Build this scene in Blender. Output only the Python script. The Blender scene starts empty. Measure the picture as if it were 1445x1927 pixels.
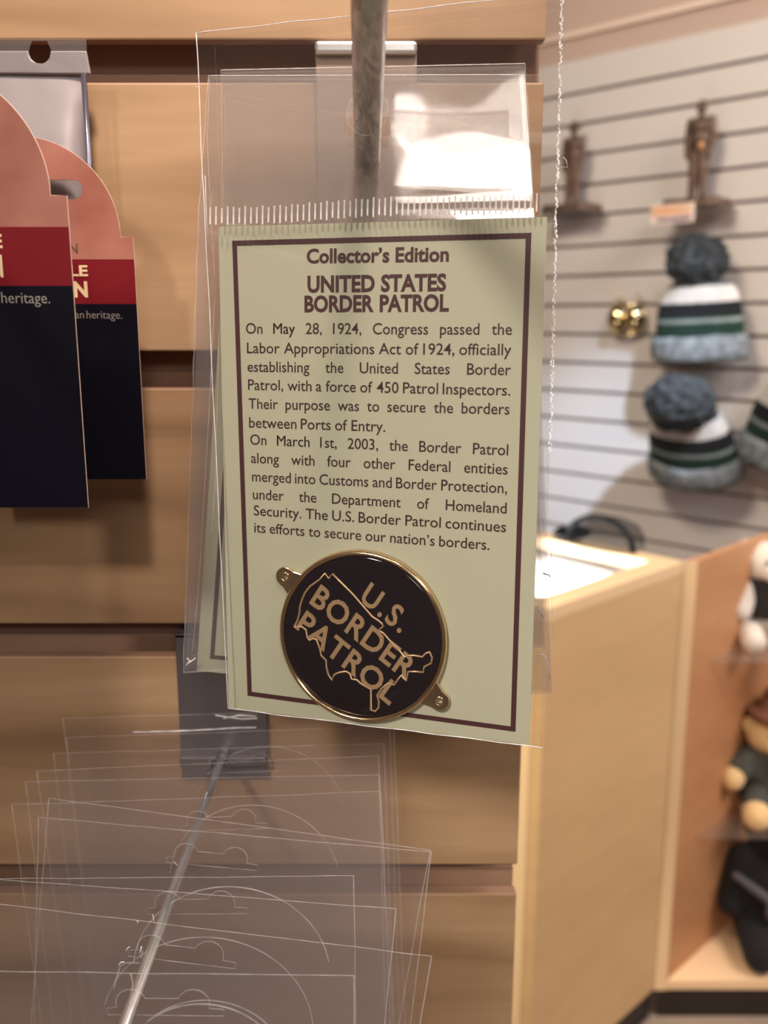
import bpy, bmesh, math, random
from mathutils import Vector, Matrix, noise
random.seed(7)
S = bpy.context.scene
COL = S.collection
R = math.radians
# ------------------------------------------------------------------ camera, world, lights, exposure
F, TH, CAMZ = 1700.0, R(12.0), 1.14
ct, st = math.cos(TH), math.sin(TH)
cam = bpy.data.cameras.new('camera')
cam.sensor_fit = 'VERTICAL'; cam.sensor_height = 36.0; cam.sensor_width = 27.0
cam.lens = F / 1927 * 36
cam.clip_start = 0.01; cam.clip_end = 60
cam.dof.use_dof = True; cam.dof.focus_distance = 0.192; cam.dof.aperture_fstop = 17.0
co = bpy.data.objects.new('camera', cam); COL.objects.link(co)
co.location = (0, 0, CAMZ); co.rotation_euler = (R(90) - TH, 0, 0)
S.camera = co
w = bpy.data.worlds.new('room_air'); S.world = w; w.use_nodes = True
w.node_tree.nodes['Background'].inputs[0].default_value = (0.80, 0.66, 0.60, 1)
w.node_tree.nodes['Background'].inputs[1].default_value = 0.10

def area(name, loc, target, sx, sy, power, color):
    l = bpy.data.lights.new(name, 'AREA'); l.shape = 'RECTANGLE'; l.size = sx; l.size_y = sy
    l.energy = power; l.color = color
    o = bpy.data.objects.new(name, l); COL.objects.link(o); o.location = loc
    o.rotation_euler = (Vector(target) - Vector(loc)).to_track_quat('-Z', 'Y').to_euler()
    return o
# overhead lamps of the shop; the last of the four is added fill
area('ceiling_or_fill_light', (0.36, -1.70, 2.10), (0, 0.2, 1.2), 0.60, 0.32, 8.6, (1, 0.94, 0.90))
area('ceiling_or_fill_light', (1.25, -0.75, 2.35), (0, 0.24, 1.1), 0.34, 0.34, 7, (1, 0.90, 0.78))
area('ceiling_or_fill_light', (1.7, 0.4, 2.5), (1.2, 2.0, 1.1), 1.2, 0.6, 46, (1, 0.88, 0.83))
area('ceiling_or_fill_light', (-0.6, 0.62, 2.45), (0.5, 1.2, 0.5), 0.6, 0.4, 34, (1, 0.86, 0.66))  # added fill behind the slat wall, lifts the counter's end panel
sp = bpy.data.lights.new('added_spotlight', 'SPOT'); sp.energy = 150; sp.color = (1, 0.84, 0.74); sp.spot_size = R(17); sp.spot_blend = 1.0; sp.shadow_soft_size = 0.09  # added spot, grades the wood wall from a bright top
so = bpy.data.objects.new('added_spotlight', sp); COL.objects.link(so); so.location = (0.1, -0.45, 2.2)
so.rotation_euler = (Vector((-0.05, 0.24, 1.34)) - so.location).to_track_quat('-Z', 'Y').to_euler()
def spot(loc, target, energy, deg, color, soft=.03, blend=1.0):
    l = bpy.data.lights.new('added_spotlight', 'SPOT'); l.energy = energy; l.color = color; l.spot_size = R(deg); l.spot_blend = blend; l.shadow_soft_size = soft
    o = bpy.data.objects.new('added_spotlight', l); COL.objects.link(o); o.location = loc
    o.rotation_euler = (Vector(target) - Vector(loc)).to_track_quat('-Z', 'Y').to_euler()
spot((-0.50, -0.85, 1.95), (0.065, 0.2, 1.045), 80, 13.0, (1, 0.93, 0.84), soft=.11, blend=.8)  # added pool of light on the card; wood at lower left stays dim
spot((-0.28, 0.55, 1.9), (0.19, 1.04, 0.52), 95, 16, (1, 0.90, 0.70), soft=.05)  # added spot hidden behind the slat wall, brightens the counter's end strip
spot((0.75, 0.75, 2.4), (0.50, 2.05, 1.00), 380, 20, (0.62, 0.78, 1), soft=.05)  # added cool spot standing in for the counter's LED spill on the wall
S.view_settings.view_transform = 'Standard'; S.view_settings.look = 'None'
S.view_settings.gamma = 1; S.view_settings.use_curve_mapping = False
S.view_settings.exposure = 0.0
S.cycles.transparent_max_bounces = 48
S.cycles.max_bounces = 10
S.cycles.sample_clamp_indirect = 6

# ------------------------------------------------------------------ geometry helpers
def ray(px, py):
    x = (px - 722.5) / F; y = (963.5 - py) / F
    return Vector((x, ct + y * st, y * ct - st))
def atY(px, py, Y):
    r = ray(px, py); v = r * (Y / r.y); v.z += CAMZ; return v
def on_plane(px, py, p, n):
    o = Vector((0, 0, CAMZ)); r = ray(px, py)
    return o + r * ((p - o).dot(n) / r.dot(n))

def tag(o, label=None, cat=None, group=None, kind=None):
    if label: o['label'] = label
    if cat: o['category'] = cat
    if group: o['group'] = group
    if kind: o['kind'] = kind
    return o
def empty(name, label, cat, loc=(0, 0, 0), group=None, M=None, kind=None):
    o = bpy.data.objects.new(name, None); COL.objects.link(o); o.empty_display_size = 0.01
    if M is not None: o.matrix_world = M
    else: o.location = loc
    return tag(o, label, cat, group, kind)
def mesh(bm, name, mat=None, smooth=False):
    me = bpy.data.meshes.new(name)
    bmesh.ops.recalc_face_normals(bm, faces=bm.faces) if False else None
    bm.to_mesh(me); bm.free()
    if mat:
        for m in (mat if isinstance(mat, (list, tuple)) else [mat]): me.materials.append(m)
    if smooth: me.polygons.foreach_set('use_smooth', [True] * len(me.polygons))
    return me
def obj(name, bm, mat, parent=None, smooth=False, bevel=0, loc=None):
    me = bm if isinstance(bm, bpy.types.Mesh) else mesh(bm, name, mat, smooth)
    o = bpy.data.objects.new(name, me); COL.objects.link(o)
    if parent: o.parent = parent
    if loc is not None: o.location = loc
    if bevel:
        b = o.modifiers.new('b', 'BEVEL'); b.width = bevel; b.segments = 2; b.limit_method = 'ANGLE'
    return o
def box(bm, x0, x1, y0, y1, z0, z1, M=None):
    vs = [Vector((x, y, z)) for z in (z0, z1) for y in (y0, y1) for x in (x0, x1)]
    if M is not None: vs = [M @ v for v in vs]
    v = [bm.verts.new(p) for p in vs]
    for f in ((0, 2, 3, 1), (4, 5, 7, 6), (0, 1, 5, 4), (2, 6, 7, 3), (0, 4, 6, 2), (1, 3, 7, 5)):
        bm.faces.new([v[i] for i in f])
    return bm
def B(*a, **k): return box(bmesh.new(), *a, **k)
def tube(bm, pts, r, n=8, closed=False, cap=True):
    pts = [Vector(p) for p in pts]; N = len(pts); rings = []
    rs = r if isinstance(r, (list, tuple)) else [r] * N
    up = None
    for i, p in enumerate(pts):
        if closed: t = pts[(i + 1) % N] - pts[i - 1]
        else: t = pts[min(i + 1, N - 1)] - pts[max(i - 1, 0)]
        t.normalize()
        if up is None:
            up = Vector((0, 0, 1)) if abs(t.z) < .9 else Vector((1, 0, 0))
        a = t.cross(up)
        if a.length < 1e-6: a = t.orthogonal()
        a.normalize(); b = a.cross(t).normalized(); up = b
        rings.append([bm.verts.new(p + (a * math.cos(2 * math.pi * k / n) + b * math.sin(2 * math.pi * k / n)) * rs[i]) for k in range(n)])
    for i in range(N if closed else N - 1):
        A, C = rings[i], rings[(i + 1) % N]
        for k in range(n): bm.faces.new((A[k], C[k], C[(k + 1) % n], A[(k + 1) % n]))
    if cap and not closed:
        bm.faces.new(rings[0]); bm.faces.new(rings[-1][::-1])
    return bm
def T(pts, r, **k): return tube(bmesh.new(), pts, r, **k)
def lathe(bm, prof, n=48, M=Matrix()):
    rings = []
    for r, z in prof:
        if r < 1e-7: rings.append([bm.verts.new(M @ Vector((0, 0, z)))])
        else: rings.append([bm.verts.new(M @ Vector((r * math.cos(2 * math.pi * k / n), r * math.sin(2 * math.pi * k / n), z))) for k in range(n)])
    for A, C in zip(rings, rings[1:]):
        for k in range(n):
            k2 = (k + 1) % n
            if len(A) == 1 and len(C) == 1: continue
            if len(A) == 1: bm.faces.new((A[0], C[k], C[k2]))
            elif len(C) == 1: bm.faces.new((A[k], C[0], A[k2]))
            else: bm.faces.new((A[k], C[k], C[k2], A[k2]))
    return bm
def poly(bm, loops, thick=0.0, z=0.0):
    """flat outline with holes in the XY plane at z, grown to z - thick"""
    es = []
    for lp in loops:
        vs = [bm.verts.new((p[0], p[1], z)) for p in lp]
        es += [bm.edges.new((vs[i], vs[(i + 1) % len(vs)])) for i in range(len(vs))]
    g = bmesh.ops.triangle_fill(bm, edges=es, use_beauty=True, normal=(0, 0, 1))
    fs = [x for x in g['geom'] if isinstance(x, bmesh.types.BMFace)]
    for f in fs:
        f.normal_update()
        if f.normal.z < 0: f.normal_flip()
    if thick:
        e = bmesh.ops.extrude_face_region(bm, geom=fs)
        vs = [x for x in e['geom'] if isinstance(x, bmesh.types.BMVert)]
        for v in vs: v.co.z += 0
        for f in fs: pass
        bmesh.ops.translate(bm, verts=vs, vec=(0, 0, -thick))
        bmesh.ops.recalc_face_normals(bm, faces=bm.faces)
    return bm
def arc(cx, cy, r, a0, a1, n):
    return [(cx + r * math.cos(R(a0 + (a1 - a0) * i / n)), cy + r * math.sin(R(a0 + (a1 - a0) * i / n))) for i in range(n + 1)]
def blob(name, parts, mat, parent, voxel=0.004, disp=0.0, loc=None):
    """ellipsoids (centre, radii) and tapered limbs (p0, r0, p1, r1) merged into one continuous body"""
    bm = bmesh.new()
    for p in parts:
        if len(p) == 2:
            c, r = p
            if not isinstance(r, (tuple, list)): r = (r, r, r)
            bmesh.ops.create_uvsphere(bm, u_segments=16, v_segments=10, radius=1, matrix=Matrix.Translation(c) @ Matrix.Diagonal((*r, 1)))
        else:
            p0, r0, p1, r1 = p
            for k in range(9):
                t = k / 8; c = Vector(p0).lerp(Vector(p1), t); r = r0 + (r1 - r0) * t
                bmesh.ops.create_uvsphere(bm, u_segments=12, v_segments=8, radius=r, matrix=Matrix.Translation(c))
    o = obj(name, bm, mat, parent, loc=loc)
    m = o.modifiers.new('r', 'REMESH'); m.mode = 'VOXEL'; m.voxel_size = voxel; m.use_smooth_shade = True
    s = o.modifiers.new('s', 'SMOOTH'); s.factor = .5; s.iterations = 3
    if disp:
        tx = bpy.data.textures.new('fuzz', 'CLOUDS'); tx.noise_scale = 0.006
        d = o.modifiers.new('d', 'DISPLACE'); d.texture = tx; d.strength = disp; d.mid_level = .5
    return o

# ------------------------------------------------------------------ materials
def nt(name):
    m = bpy.data.materials.new(name); m.use_nodes = True
    t = m.node_tree; t.nodes.clear()
    return m, t, t.nodes, t.links
def rgb(*c):   # sRGB 0..255 -> linear
    f = lambda v: (v / 255 / 12.92) if v / 255 <= .04045 else ((v / 255 + .055) / 1.055) ** 2.4
    return (f(c[0]), f(c[1]), f(c[2]), 1)
def P(name, col, rough=.5, metal=0.0, spec=.5, bump=0, bscale=200, bstretch=(1, 1, 1), var=0, vscale=30, vstretch=(1, 1, 1), col2=None, alpha=1, trans=0, sheen=0, coat=0):
    m, t, N, L = nt(name)
    o = N.new('ShaderNodeOutputMaterial'); b = N.new('ShaderNodeBsdfPrincipled'); L.new(b.outputs[0], o.inputs[0])
    b.inputs['Base Color'].default_value = col; b.inputs['Roughness'].default_value = rough
    b.inputs['Metallic'].default_value = metal; b.inputs['Specular IOR Level'].default_value = spec
    b.inputs['Alpha'].default_value = alpha; b.inputs['Transmission Weight'].default_value = trans
    b.inputs['Sheen Weight'].default_value = sheen; b.inputs['Coat Weight'].default_value = coat
    tc = N.new('ShaderNodeTexCoord')
    if var or col2:
        mp = N.new('ShaderNodeMapping'); mp.inputs['Scale'].default_value = vstretch; L.new(tc.outputs['Object'], mp.inputs[0])
        n = N.new('ShaderNodeTexNoise'); n.inputs['Scale'].default_value = vscale; n.inputs['Detail'].default_value = 5; L.new(mp.outputs[0], n.inputs[0])
        r = N.new('ShaderNodeValToRGB'); L.new(n.outputs[0], r.inputs[0])
        r.color_ramp.elements[0].position = .3; r.color_ramp.elements[1].position = .7
        c2 = col2 or tuple(min(1, c * (1 + var)) for c in col[:3]) + (1,)
        c1 = col if col2 else tuple(c * (1 - var) for c in col[:3]) + (1,)
        r.color_ramp.elements[0].color = c1; r.color_ramp.elements[1].color = c2
        L.new(r.outputs[0], b.inputs['Base Color'])
    if bump:
        mp = N.new('ShaderNodeMapping'); mp.inputs['Scale'].default_value = bstretch; L.new(tc.outputs['Object'], mp.inputs[0])
        n = N.new('ShaderNodeTexNoise'); n.inputs['Scale'].default_value = bscale; L.new(mp.outputs[0], n.inputs[0])
        bp = N.new('ShaderNodeBump'); bp.inputs['Distance'].default_value = bump; L.new(n.outputs[0], bp.inputs['Height'])
        L.new(bp.outputs[0], b.inputs['Normal'])
    return m
def film(name, haze=.012, rough=.04, bump=.0006, bscale=18, tint=(1, .99, .98), gain=1.7, stretch=(1, 1, 1)):
    m, t, N, L = nt(name)
    o = N.new('ShaderNodeOutputMaterial')
    tr = N.new('ShaderNodeBsdfTransparent'); tr.inputs[0].default_value = (*tint, 1)
    gl = N.new('ShaderNodeBsdfGlossy'); gl.inputs['Roughness'].default_value = rough
    df = N.new('ShaderNodeBsdfDiffuse'); df.inputs[0].default_value = (.9, .86, .85, 1)
    tl = N.new('ShaderNodeBsdfTranslucent'); tl.inputs[0].default_value = (.9, .86, .85, 1)
    dm = N.new('ShaderNodeMixShader'); dm.inputs[0].default_value = .4; L.new(df.outputs[0], dm.inputs[1]); L.new(tl.outputs[0], dm.inputs[2])
    g = N.new('ShaderNodeNewGeometry')
    d = N.new('ShaderNodeVectorMath'); d.operation = 'DOT_PRODUCT'; L.new(g.outputs['Normal'], d.inputs[0]); L.new(g.outputs['Incoming'], d.inputs[1])
    a = N.new('ShaderNodeMath'); a.operation = 'ABSOLUTE'; L.new(d.outputs['Value'], a.inputs[0])
    s = N.new('ShaderNodeMath'); s.operation = 'SUBTRACT'; s.inputs[0].default_value = 1; L.new(a.outputs[0], s.inputs[1])
    p = N.new('ShaderNodeMath'); p.operation = 'POWER'; p.inputs[1].default_value = 5; L.new(s.outputs[0], p.inputs[0])
    q = N.new('ShaderNodeMath'); q.operation = 'MULTIPLY_ADD'; q.inputs[1].default_value = .9; q.inputs[2].default_value = .043 * gain; L.new(p.outputs[0], q.inputs[0]); q.use_clamp = True
    tc = N.new('ShaderNodeTexCoord'); mp = N.new('ShaderNodeMapping'); mp.inputs['Scale'].default_value = stretch; L.new(tc.outputs['Object'], mp.inputs[0])
    n = N.new('ShaderNodeTexNoise'); n.inputs['Scale'].default_value = bscale; n.inputs['Detail'].default_value = 1.5; L.new(mp.outputs[0], n.inputs[0])
    bp = N.new('ShaderNodeBump'); bp.inputs['Distance'].default_value = bump; L.new(n.outputs[0], bp.inputs['Height']); L.new(bp.outputs[0], gl.inputs['Normal'])
    m1 = N.new('ShaderNodeMixShader'); L.new(q.outputs[0], m1.inputs[0]); L.new(tr.outputs[0], m1.inputs[1]); L.new(gl.outputs[0], m1.inputs[2])
    m2 = N.new('ShaderNodeMixShader'); m2.inputs[0].default_value = haze; L.new(m1.outputs[0], m2.inputs[1]); L.new(dm.outputs[0], m2.inputs[2])
    L.new(m2.outputs[0], o.inputs[0])
    return m
def edge_mat(name, alpha, col=(.95, .9, .88)):
    m, t, N, L = nt(name)
    o = N.new('ShaderNodeOutputMaterial'); tr = N.new('ShaderNodeBsdfTransparent')
    b = N.new('ShaderNodeBsdfPrincipled'); b.inputs['Base Color'].default_value = (*col, 1); b.inputs['Roughness'].default_value = .25
    tc = N.new('ShaderNodeTexCoord'); n = N.new('ShaderNodeTexNoise'); n.inputs['Scale'].default_value = 260; L.new(tc.outputs['Object'], n.inputs[0])
    mr = N.new('ShaderNodeMapRange'); mr.inputs[1].default_value = .35; mr.inputs[2].default_value = .65; mr.inputs[3].default_value = alpha * .55; mr.inputs[4].default_value = min(1, alpha * 1.3); L.new(n.outputs[0], mr.inputs[0])
    mx = N.new('ShaderNodeMixShader'); L.new(mr.outputs[0], mx.inputs[0]); L.new(tr.outputs[0], mx.inputs[1]); L.new(b.outputs[0], mx.inputs[2]); L.new(mx.outputs[0], o.inputs[0])
    return m
def wood(name, a, b, c, sx=3.0, sz=26.0, rough=.45, bands=True):
    m, t, N, L = nt(name)
    o = N.new('ShaderNodeOutputMaterial'); bs = N.new('ShaderNodeBsdfPrincipled'); L.new(bs.outputs[0], o.inputs[0]); bs.inputs['Roughness'].default_value = rough
    tc = N.new('ShaderNodeTexCoord'); mp = N.new('ShaderNodeMapping'); mp.inputs['Scale'].default_value = (sx, sx, sz); L.new(tc.outputs['Object'], mp.inputs[0])
    oi = N.new('ShaderNodeObjectInfo'); ad = N.new('ShaderNodeVectorMath'); ad.operation = 'ADD'; L.new(mp.outputs[0], ad.inputs[0]); L.new(oi.outputs['Random'], ad.inputs[1])
    n = N.new('ShaderNodeTexNoise'); n.inputs['Scale'].default_value = 1.6; n.inputs['Detail'].default_value = 4; n.inputs['Distortion'].default_value = .6; L.new(ad.outputs[0], n.inputs[0])
    r = N.new('ShaderNodeValToRGB'); L.new(n.outputs[0], r.inputs[0])
    e = r.color_ramp.elements; e[0].position = .32; e[0].color = a; e[1].position = .7; e[1].color = c; x = e.new(.5); x.color = b
    n2 = N.new('ShaderNodeTexNoise'); n2.inputs['Scale'].default_value = 14; n2.inputs['Detail'].default_value = 6; L.new(ad.outputs[0], n2.inputs[0])
    mr = N.new('ShaderNodeMapRange'); mr.inputs[3].default_value = .9; mr.inputs[4].default_value = 1.08; L.new(n2.outputs[0], mr.inputs[0])
    mm = N.new('ShaderNodeVectorMath'); mm.operation = 'SCALE'; L.new(r.outputs[0], mm.inputs[0]); L.new(mr.outputs[0], mm.inputs['Scale'])
    L.new(mm.outputs[0], bs.inputs['Base Color'])
    return m
MAPLE = wood('maple_veneer', rgb(150, 116, 84), rgb(178, 142, 106), rgb(196, 160, 124))
MAPLE2 = wood('maple_laminate', rgb(214, 178, 130), rgb(220, 184, 136), rgb(226, 192, 144), sx=1, sz=4)
MAPLE_EDGE = P('maple_edge_band', rgb(246, 214, 170), .4)
CORE = P('groove_core', rgb(146, 108, 88), .7, var=.1)
WHITE = P('white_slat_laminate', rgb(216, 208, 204), .45)
WHITE_IN = P('slat_groove_shadow_board', rgb(140, 122, 116), .8)
CREAM = P('cream_card_stock', rgb(188, 186, 160), .55, bump=.00002, bscale=3000)
INK = P('maroon_ink', rgb(72, 34, 36), .5)
DINK = P('dark_brown_ink', rgb(58, 28, 26), .5)
GOLD = P('polished_brass', (.84, .60, .34, 1), .18, 1.0, bump=.00008, bscale=260)
GOLD2 = P('brushed_brass_fill', (.72, .47, .25, 1), .42, .7, bump=.00006, bscale=900)
ENAMEL = P('black_brown_enamel', (.010, .005, .007, 1), .07, spec=.45, bump=.00012, bscale=60)
CHROME = P('zinc_plated_wire', (.86, .86, .88, 1), .3, .85, bump=.00003, bscale=500)
PLATE = P('zinc_plate', (.26, .23, .235, 1), .4, .8, bump=.00004, bscale=200)
FILM_A = film('front_sleeve_film', haze=.006, rough=.05, bump=.0004, bscale=14)
FILM_B = film('rear_sleeve_film', haze=.11, rough=.045, bump=.0006, bscale=22, gain=4.2)
FILM_S = film('loose_sleeve_film', haze=.036, rough=.16, bump=.0005, bscale=16, tint=(.985, .98, .985), gain=1.0)
EDGE = edge_mat('film_edge_bright', .85)
EDGE2 = edge_mat('film_edge_soft', .21)
EDGE3 = edge_mat('film_edge_faint', .15)

# ------------------------------------------------------------------ the wooden slat wall (left)
WY = .244; XE = .0402
SLT, GRV = .0762, .0098
tops = [CAMZ + .0681 - SLT * k for k in range(-1, 5)]           # upper lip of every groove
wl = obj('wall_left', B(-1.1, XE, WY + .0095, WY + .019, CAMZ - 1.1, CAMZ + .9), CORE)
tag(wl, 'maple veneer slat wall panel with dark horizontal grooves', 'wall', kind='structure')
def slat_bm(x0, x1, zt, zb, yf, d):
    bm = bmesh.new(); box(bm, x0, x1, yf, yf + .0045, zb, zt); box(bm, x0, x1, yf + .0045, yf + d, zb + .006, zt - .006); return bm
zz = [CAMZ + .0681 + SLT * k for k in range(-14, 11)]
me0 = None
def slat_mesh():
    bm = slat_bm(-1.1, XE, SLT - GRV, 0, 0, .0095); n0 = len(bm.faces)
    box(bm, -1.1, XE, .0080, .0095, SLT - GRV - .006, SLT - GRV + .0040)
    bm.faces.ensure_lookup_table()
    for f in bm.faces:
        f.normal_update()
        if abs(f.normal.z) > .5: f.material_index = 1
    for f in bm.faces[n0:]: f.material_index = 1
    return mesh(bm, 'slat', [MAPLE, LIP])
LIP = P('groove_lip', rgb(158, 122, 98), .6, var=.08)
for z in zz:
    if me0 is None: me0 = slat_mesh()
    o = obj('slat', me0, None, wl, loc=(0, WY, z)); b = o.modifiers.new('b', 'BEVEL'); b.width = .0005; b.segments = 2

# ------------------------------------------------------------------ the white slat wall (right, behind)
AW = R(47)
wp = atY(1235, 615, 2.256); wdir = Vector((-math.sin(AW), math.cos(AW), 0)); wn = Vector((-math.cos(AW), -math.sin(AW), 0))
def WP(px, py, off=0): return on_plane(px, py, wp, wn) + wn * off
gh = [WP(1235, y).z for y in (147, 209, 271, 329, 391, 451, 512, 570, 630, 688)]
sp_ = (gh[0] - gh[-1]) / 9
print('groove spacing', sp_, 'first', gh[0])
WM = Matrix.Translation(Vector((wp.x, wp.y, 0))) @ Matrix((( -wdir.x, wn.x * -1, 0, 0), (-wdir.y, wn.y * -1, 0, 0), (0, 0, 1, 0), (0, 0, 0, 1)))
# local x runs along the wall to the right, local y away from the camera
ztop = WP(1235, 80).z
wr = obj('wall_right', B(-1.6, 1.6, .012, .03, 0, 2.6), WHITE_IN); wr.matrix_world = WM
tag(wr, 'white slat wall with thin grooves behind the counter', 'wall', kind='structure')
GW = .0085
me1 = mesh(B(-1.6, 1.6, 0, .0115, 0, sp_ - GW), 'slat', WHITE)
z = gh[0] + GW / 2
o = obj('slat', mesh(B(-1.6, 1.6, 0, .0115, 0, ztop - z), 'slat', WHITE), None, wr, loc=(0, 0, z))
for k in range(1, 26):
    zb = gh[0] + GW / 2 - sp_ * k
    if zb < .0: break
    obj('slat', me1, None, wr, loc=(0, 0, zb))
zf = WP(1235, 34).z
FAS = P('upper_wall_paint', rgb(196, 170, 156), .6)
t1 = obj('trim_1', B(-1.6, 1.6, .004, .012, ztop, zf), FAS); t1.matrix_world = WM
tag(t1, 'plain beige band above the white slats', 'trim', kind='structure')
t2 = obj('trim_2', B(-1.6, 1.6, -.006, .012, zf, zf + .014), P('cove_trim', rgb(232, 208, 192), .5)); t2.matrix_world = WM
tag(t2, 'thin pale moulding running above the beige band', 'trim', kind='structure')
t3 = obj('trim_3', B(-1.6, 1.6, .004, .012, zf + .014, 2.6), FAS); t3.matrix_world = WM
tag(t3, 'plain beige upper wall above the moulding', 'trim', kind='structure')
fl = obj('floor', B(-2.5, 3.5, -2.5, 4, -.02, 0), P('shop_floor', rgb(150, 132, 118), .6, var=.08, vscale=20)); tag(fl, 'grey beige shop floor', 'floor', kind='structure')

# ------------------------------------------------------------------ counter with a lit glass top, and the open shelf unit beside it
AU = R(47.2); U = Vector((math.sin(AU), math.cos(AU), 0)); V = Vector((-math.cos(AU), math.sin(AU), 0))
CP = atY(1288, 1056, 1.3); HT = CP.z; HB = atY(1240, 1858, 1.3).z
mN = Vector((math.cos(AU), -math.sin(AU), 0))
near = on_plane(1019, 1400, CP, mN); LN = (near - CP).dot(-U)
print('counter length', LN, 'top', HT, 'deck', HB)
CM = Matrix(((-U.x, V.x, 0, CP.x), (-U.y, V.y, 0, CP.y), (0, 0, 1, 0), (0, 0, 0, 1)))   # local x towards the near end, local y left and back
ctr = empty('display_counter', 'maple display counter with brightly lit glass top behind the hanging cards', 'counter', M=CM)
TW = .036; D = .52
obj('side_panel', B(0, LN, 0, .018, HB - .004, HT - .018), MAPLE2, ctr, bevel=.001)
obj('end_panel', B(LN - .018, LN, .019, D, HB - .004, HT - .018), MAPLE_EDGE, ctr, bevel=.001)
obj('back_panel', B(0, LN, D - .018, D, HB - .004, HT - .018), MAPLE2, ctr)
bm = bmesh.new(); box(bm, 0, LN, 0, TW, HT - .018, HT); box(bm, 0, LN, D - TW, D, HT - .018, HT)
box(bm, LN - TW, LN, TW, D - TW, HT - .018, HT); box(bm, 0, TW, TW, D - TW, HT - .018, HT)
tag(obj('top_frame', bm, MAPLE_EDGE, ctr, bevel=.001), 'pale maple edge frame')
GL = film('counter_glass', haze=.01, rough=.02, bump=0.0, gain=1.4)
obj('glass_top', B(TW, LN - TW, TW, D - TW, HT - .012, HT - .005), GL, ctr)
obj('inner_deck', B(.0, LN - .018, .019, D - .018, HT - .048, HT - .042), P('white_deck', (.92, .93, .95, 1), .5), ctr)
obj('inner_liner', B(.0, LN - .018, D - .024, D - .0185, HT - .042, HT - .0185), P('white_liner', (.9, .92, .95, 1), .5), ctr)
obj('kick_base', B(.0, LN - .006, .006, D - .006, 0, HB - .0045), P('black_kick', rgb(34, 26, 24), .5), ctr)
lamp = obj('light_strip', B(.04, LN - .04, .022, .034, HT - .038, HT - .028), None, ctr)
LM, t_, N_, L_ = nt('led_strip'); oo = N_.new('ShaderNodeOutputMaterial'); em = N_.new('ShaderNodeEmission'); em.inputs[0].default_value = (.80, .88, 1, 1); em.inputs[1].default_value = 60; L_.new(em.outputs[0], oo.inputs[0])
lamp.data.materials.append(LM)
ld = bpy.data.lights.new('led_glow', 'AREA'); ld.shape = 'RECTANGLE'; ld.size = LN - .1; ld.size_y = .3; ld.energy = 7; ld.color = (.82, .90, 1)
lo = bpy.data.objects.new('led_glow', ld); COL.objects.link(lo); lo.location = CM @ Vector((LN / 2, D / 2, HT - .0155)); lo.rotation_euler = (0, 0, R(90) - AU)

un = empty('shelf_unit', 'open maple display unit with clear shelves holding plush toys', 'shelf', loc=(CP.x, CP.y, 0))
UM = Matrix(((U.x, -V.x, 0, 0), (U.y, -V.y, 0, 0), (0, 0, 1, 0), (0, 0, 0, 1)))
def skewbox(x0, x1, y0, y1, z0, z1, bm=None):
    """x along +X of the room, y along U"""
    bm = bm or bmesh.new(); vs = []
    for z in (z0, z1):
        for y in (y0, y1):
            for x in (x0, x1): vs.append(bm.verts.new(Vector((x, 0, z)) + U * y))
    for f in ((0, 2, 3, 1), (4, 5, 7, 6), (0, 1, 5, 4), (2, 6, 7, 3), (0, 4, 6, 2), (1, 3, 7, 5)): bm.faces.new([vs[i] for i in f])
    return bm
MAPLE3 = wood('maple_inner_laminate', rgb(196, 140, 98), rgb(202, 148, 104), rgb(208, 154, 110), sx=1, sz=4)
o = obj('side_panel', skewbox(.0, .0185, .0, .62, HB - .004, HT), MAPLE3, un); 
tag(obj('front_edge', B(0, .0192, -.002, .0, HB - .004, HT), MAPLE_EDGE, un), 'pale maple edge band')
obj('back_panel', skewbox(.0185, .9, .60, .62, HB, HT), MAPLE3, un)
tag(obj('deck', skewbox(.0, .9, .0, .60, HB - .004, HB + .012), P('pale_deck', rgb(248, 212, 170), .4), un), 'pale bottom shelf')
obj('kick_base', skewbox(.004, .9, .006, .58, 0, HB - .004), P('black_kick_board', rgb(34, 26, 24), .5), un)
SH = [atY(1400, 1234, 1.36).z, atY(1400, 1562, 1.36).z]
ACR = film('clear_acrylic', haze=.05, rough=.05, bump=0, gain=1.6)
for zsh in SH:
    obj('clear_shelf', skewbox(.022, .9, .06, .40, zsh - .005, zsh), ACR, un)

# ------------------------------------------------------------------ hooks
def hook(label, x, zrod, ytip, ztip, r, ptop, pbot, hw, nm='display_hook'):
    h = empty(nm, label, 'hook', loc=(x, WY, zrod), group=None)
    bm = bmesh.new(); box(bm, -hw, hw, -.0022, -.0006, pbot - zrod, ptop - zrod - .002)
    box(bm, -hw, hw, -.0022, .007, ptop - zrod - .0035, ptop - zrod - .002)
    obj('back_plate', bm, PLATE, h, bevel=.0004)
    obj('rod', T([(0, -.002, 0), (0, (ytip - WY) * .5, (ztip - zrod) * .5), (0, ytip - WY, ztip - zrod)], r, n=20), CHROME, h, smooth=True)
    obj('weld_collar', T([(0, -.0022, 0), (0, -.0045, 0)], r * 1.7, n=20), PLATE, h)
    return h
pw = atY(690, 372, WY - .002); pm = atY(692, 222, .195); k = (pm - pw); 
tip = pw + k * ((WY - .055) / (pw.y - pm.y))
h1 = empty('display_hook', 'thick grey metal peg hook holding the bagged cards', 'hook', loc=pw)
HMAT, t_, N_, L_ = nt('grain_reflection_steel')
oo = N_.new('ShaderNodeOutputMaterial'); bs = N_.new('ShaderNodeBsdfPrincipled'); L_.new(bs.outputs[0], oo.inputs[0]); bs.inputs['Metallic'].default_value = .75; bs.inputs['Roughness'].default_value = .34
tc = N_.new('ShaderNodeTexCoord'); mp = N_.new('ShaderNodeMapping'); mp.inputs['Scale'].default_value = (420, 60, 420); L_.new(tc.outputs['Object'], mp.inputs[0])
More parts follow.
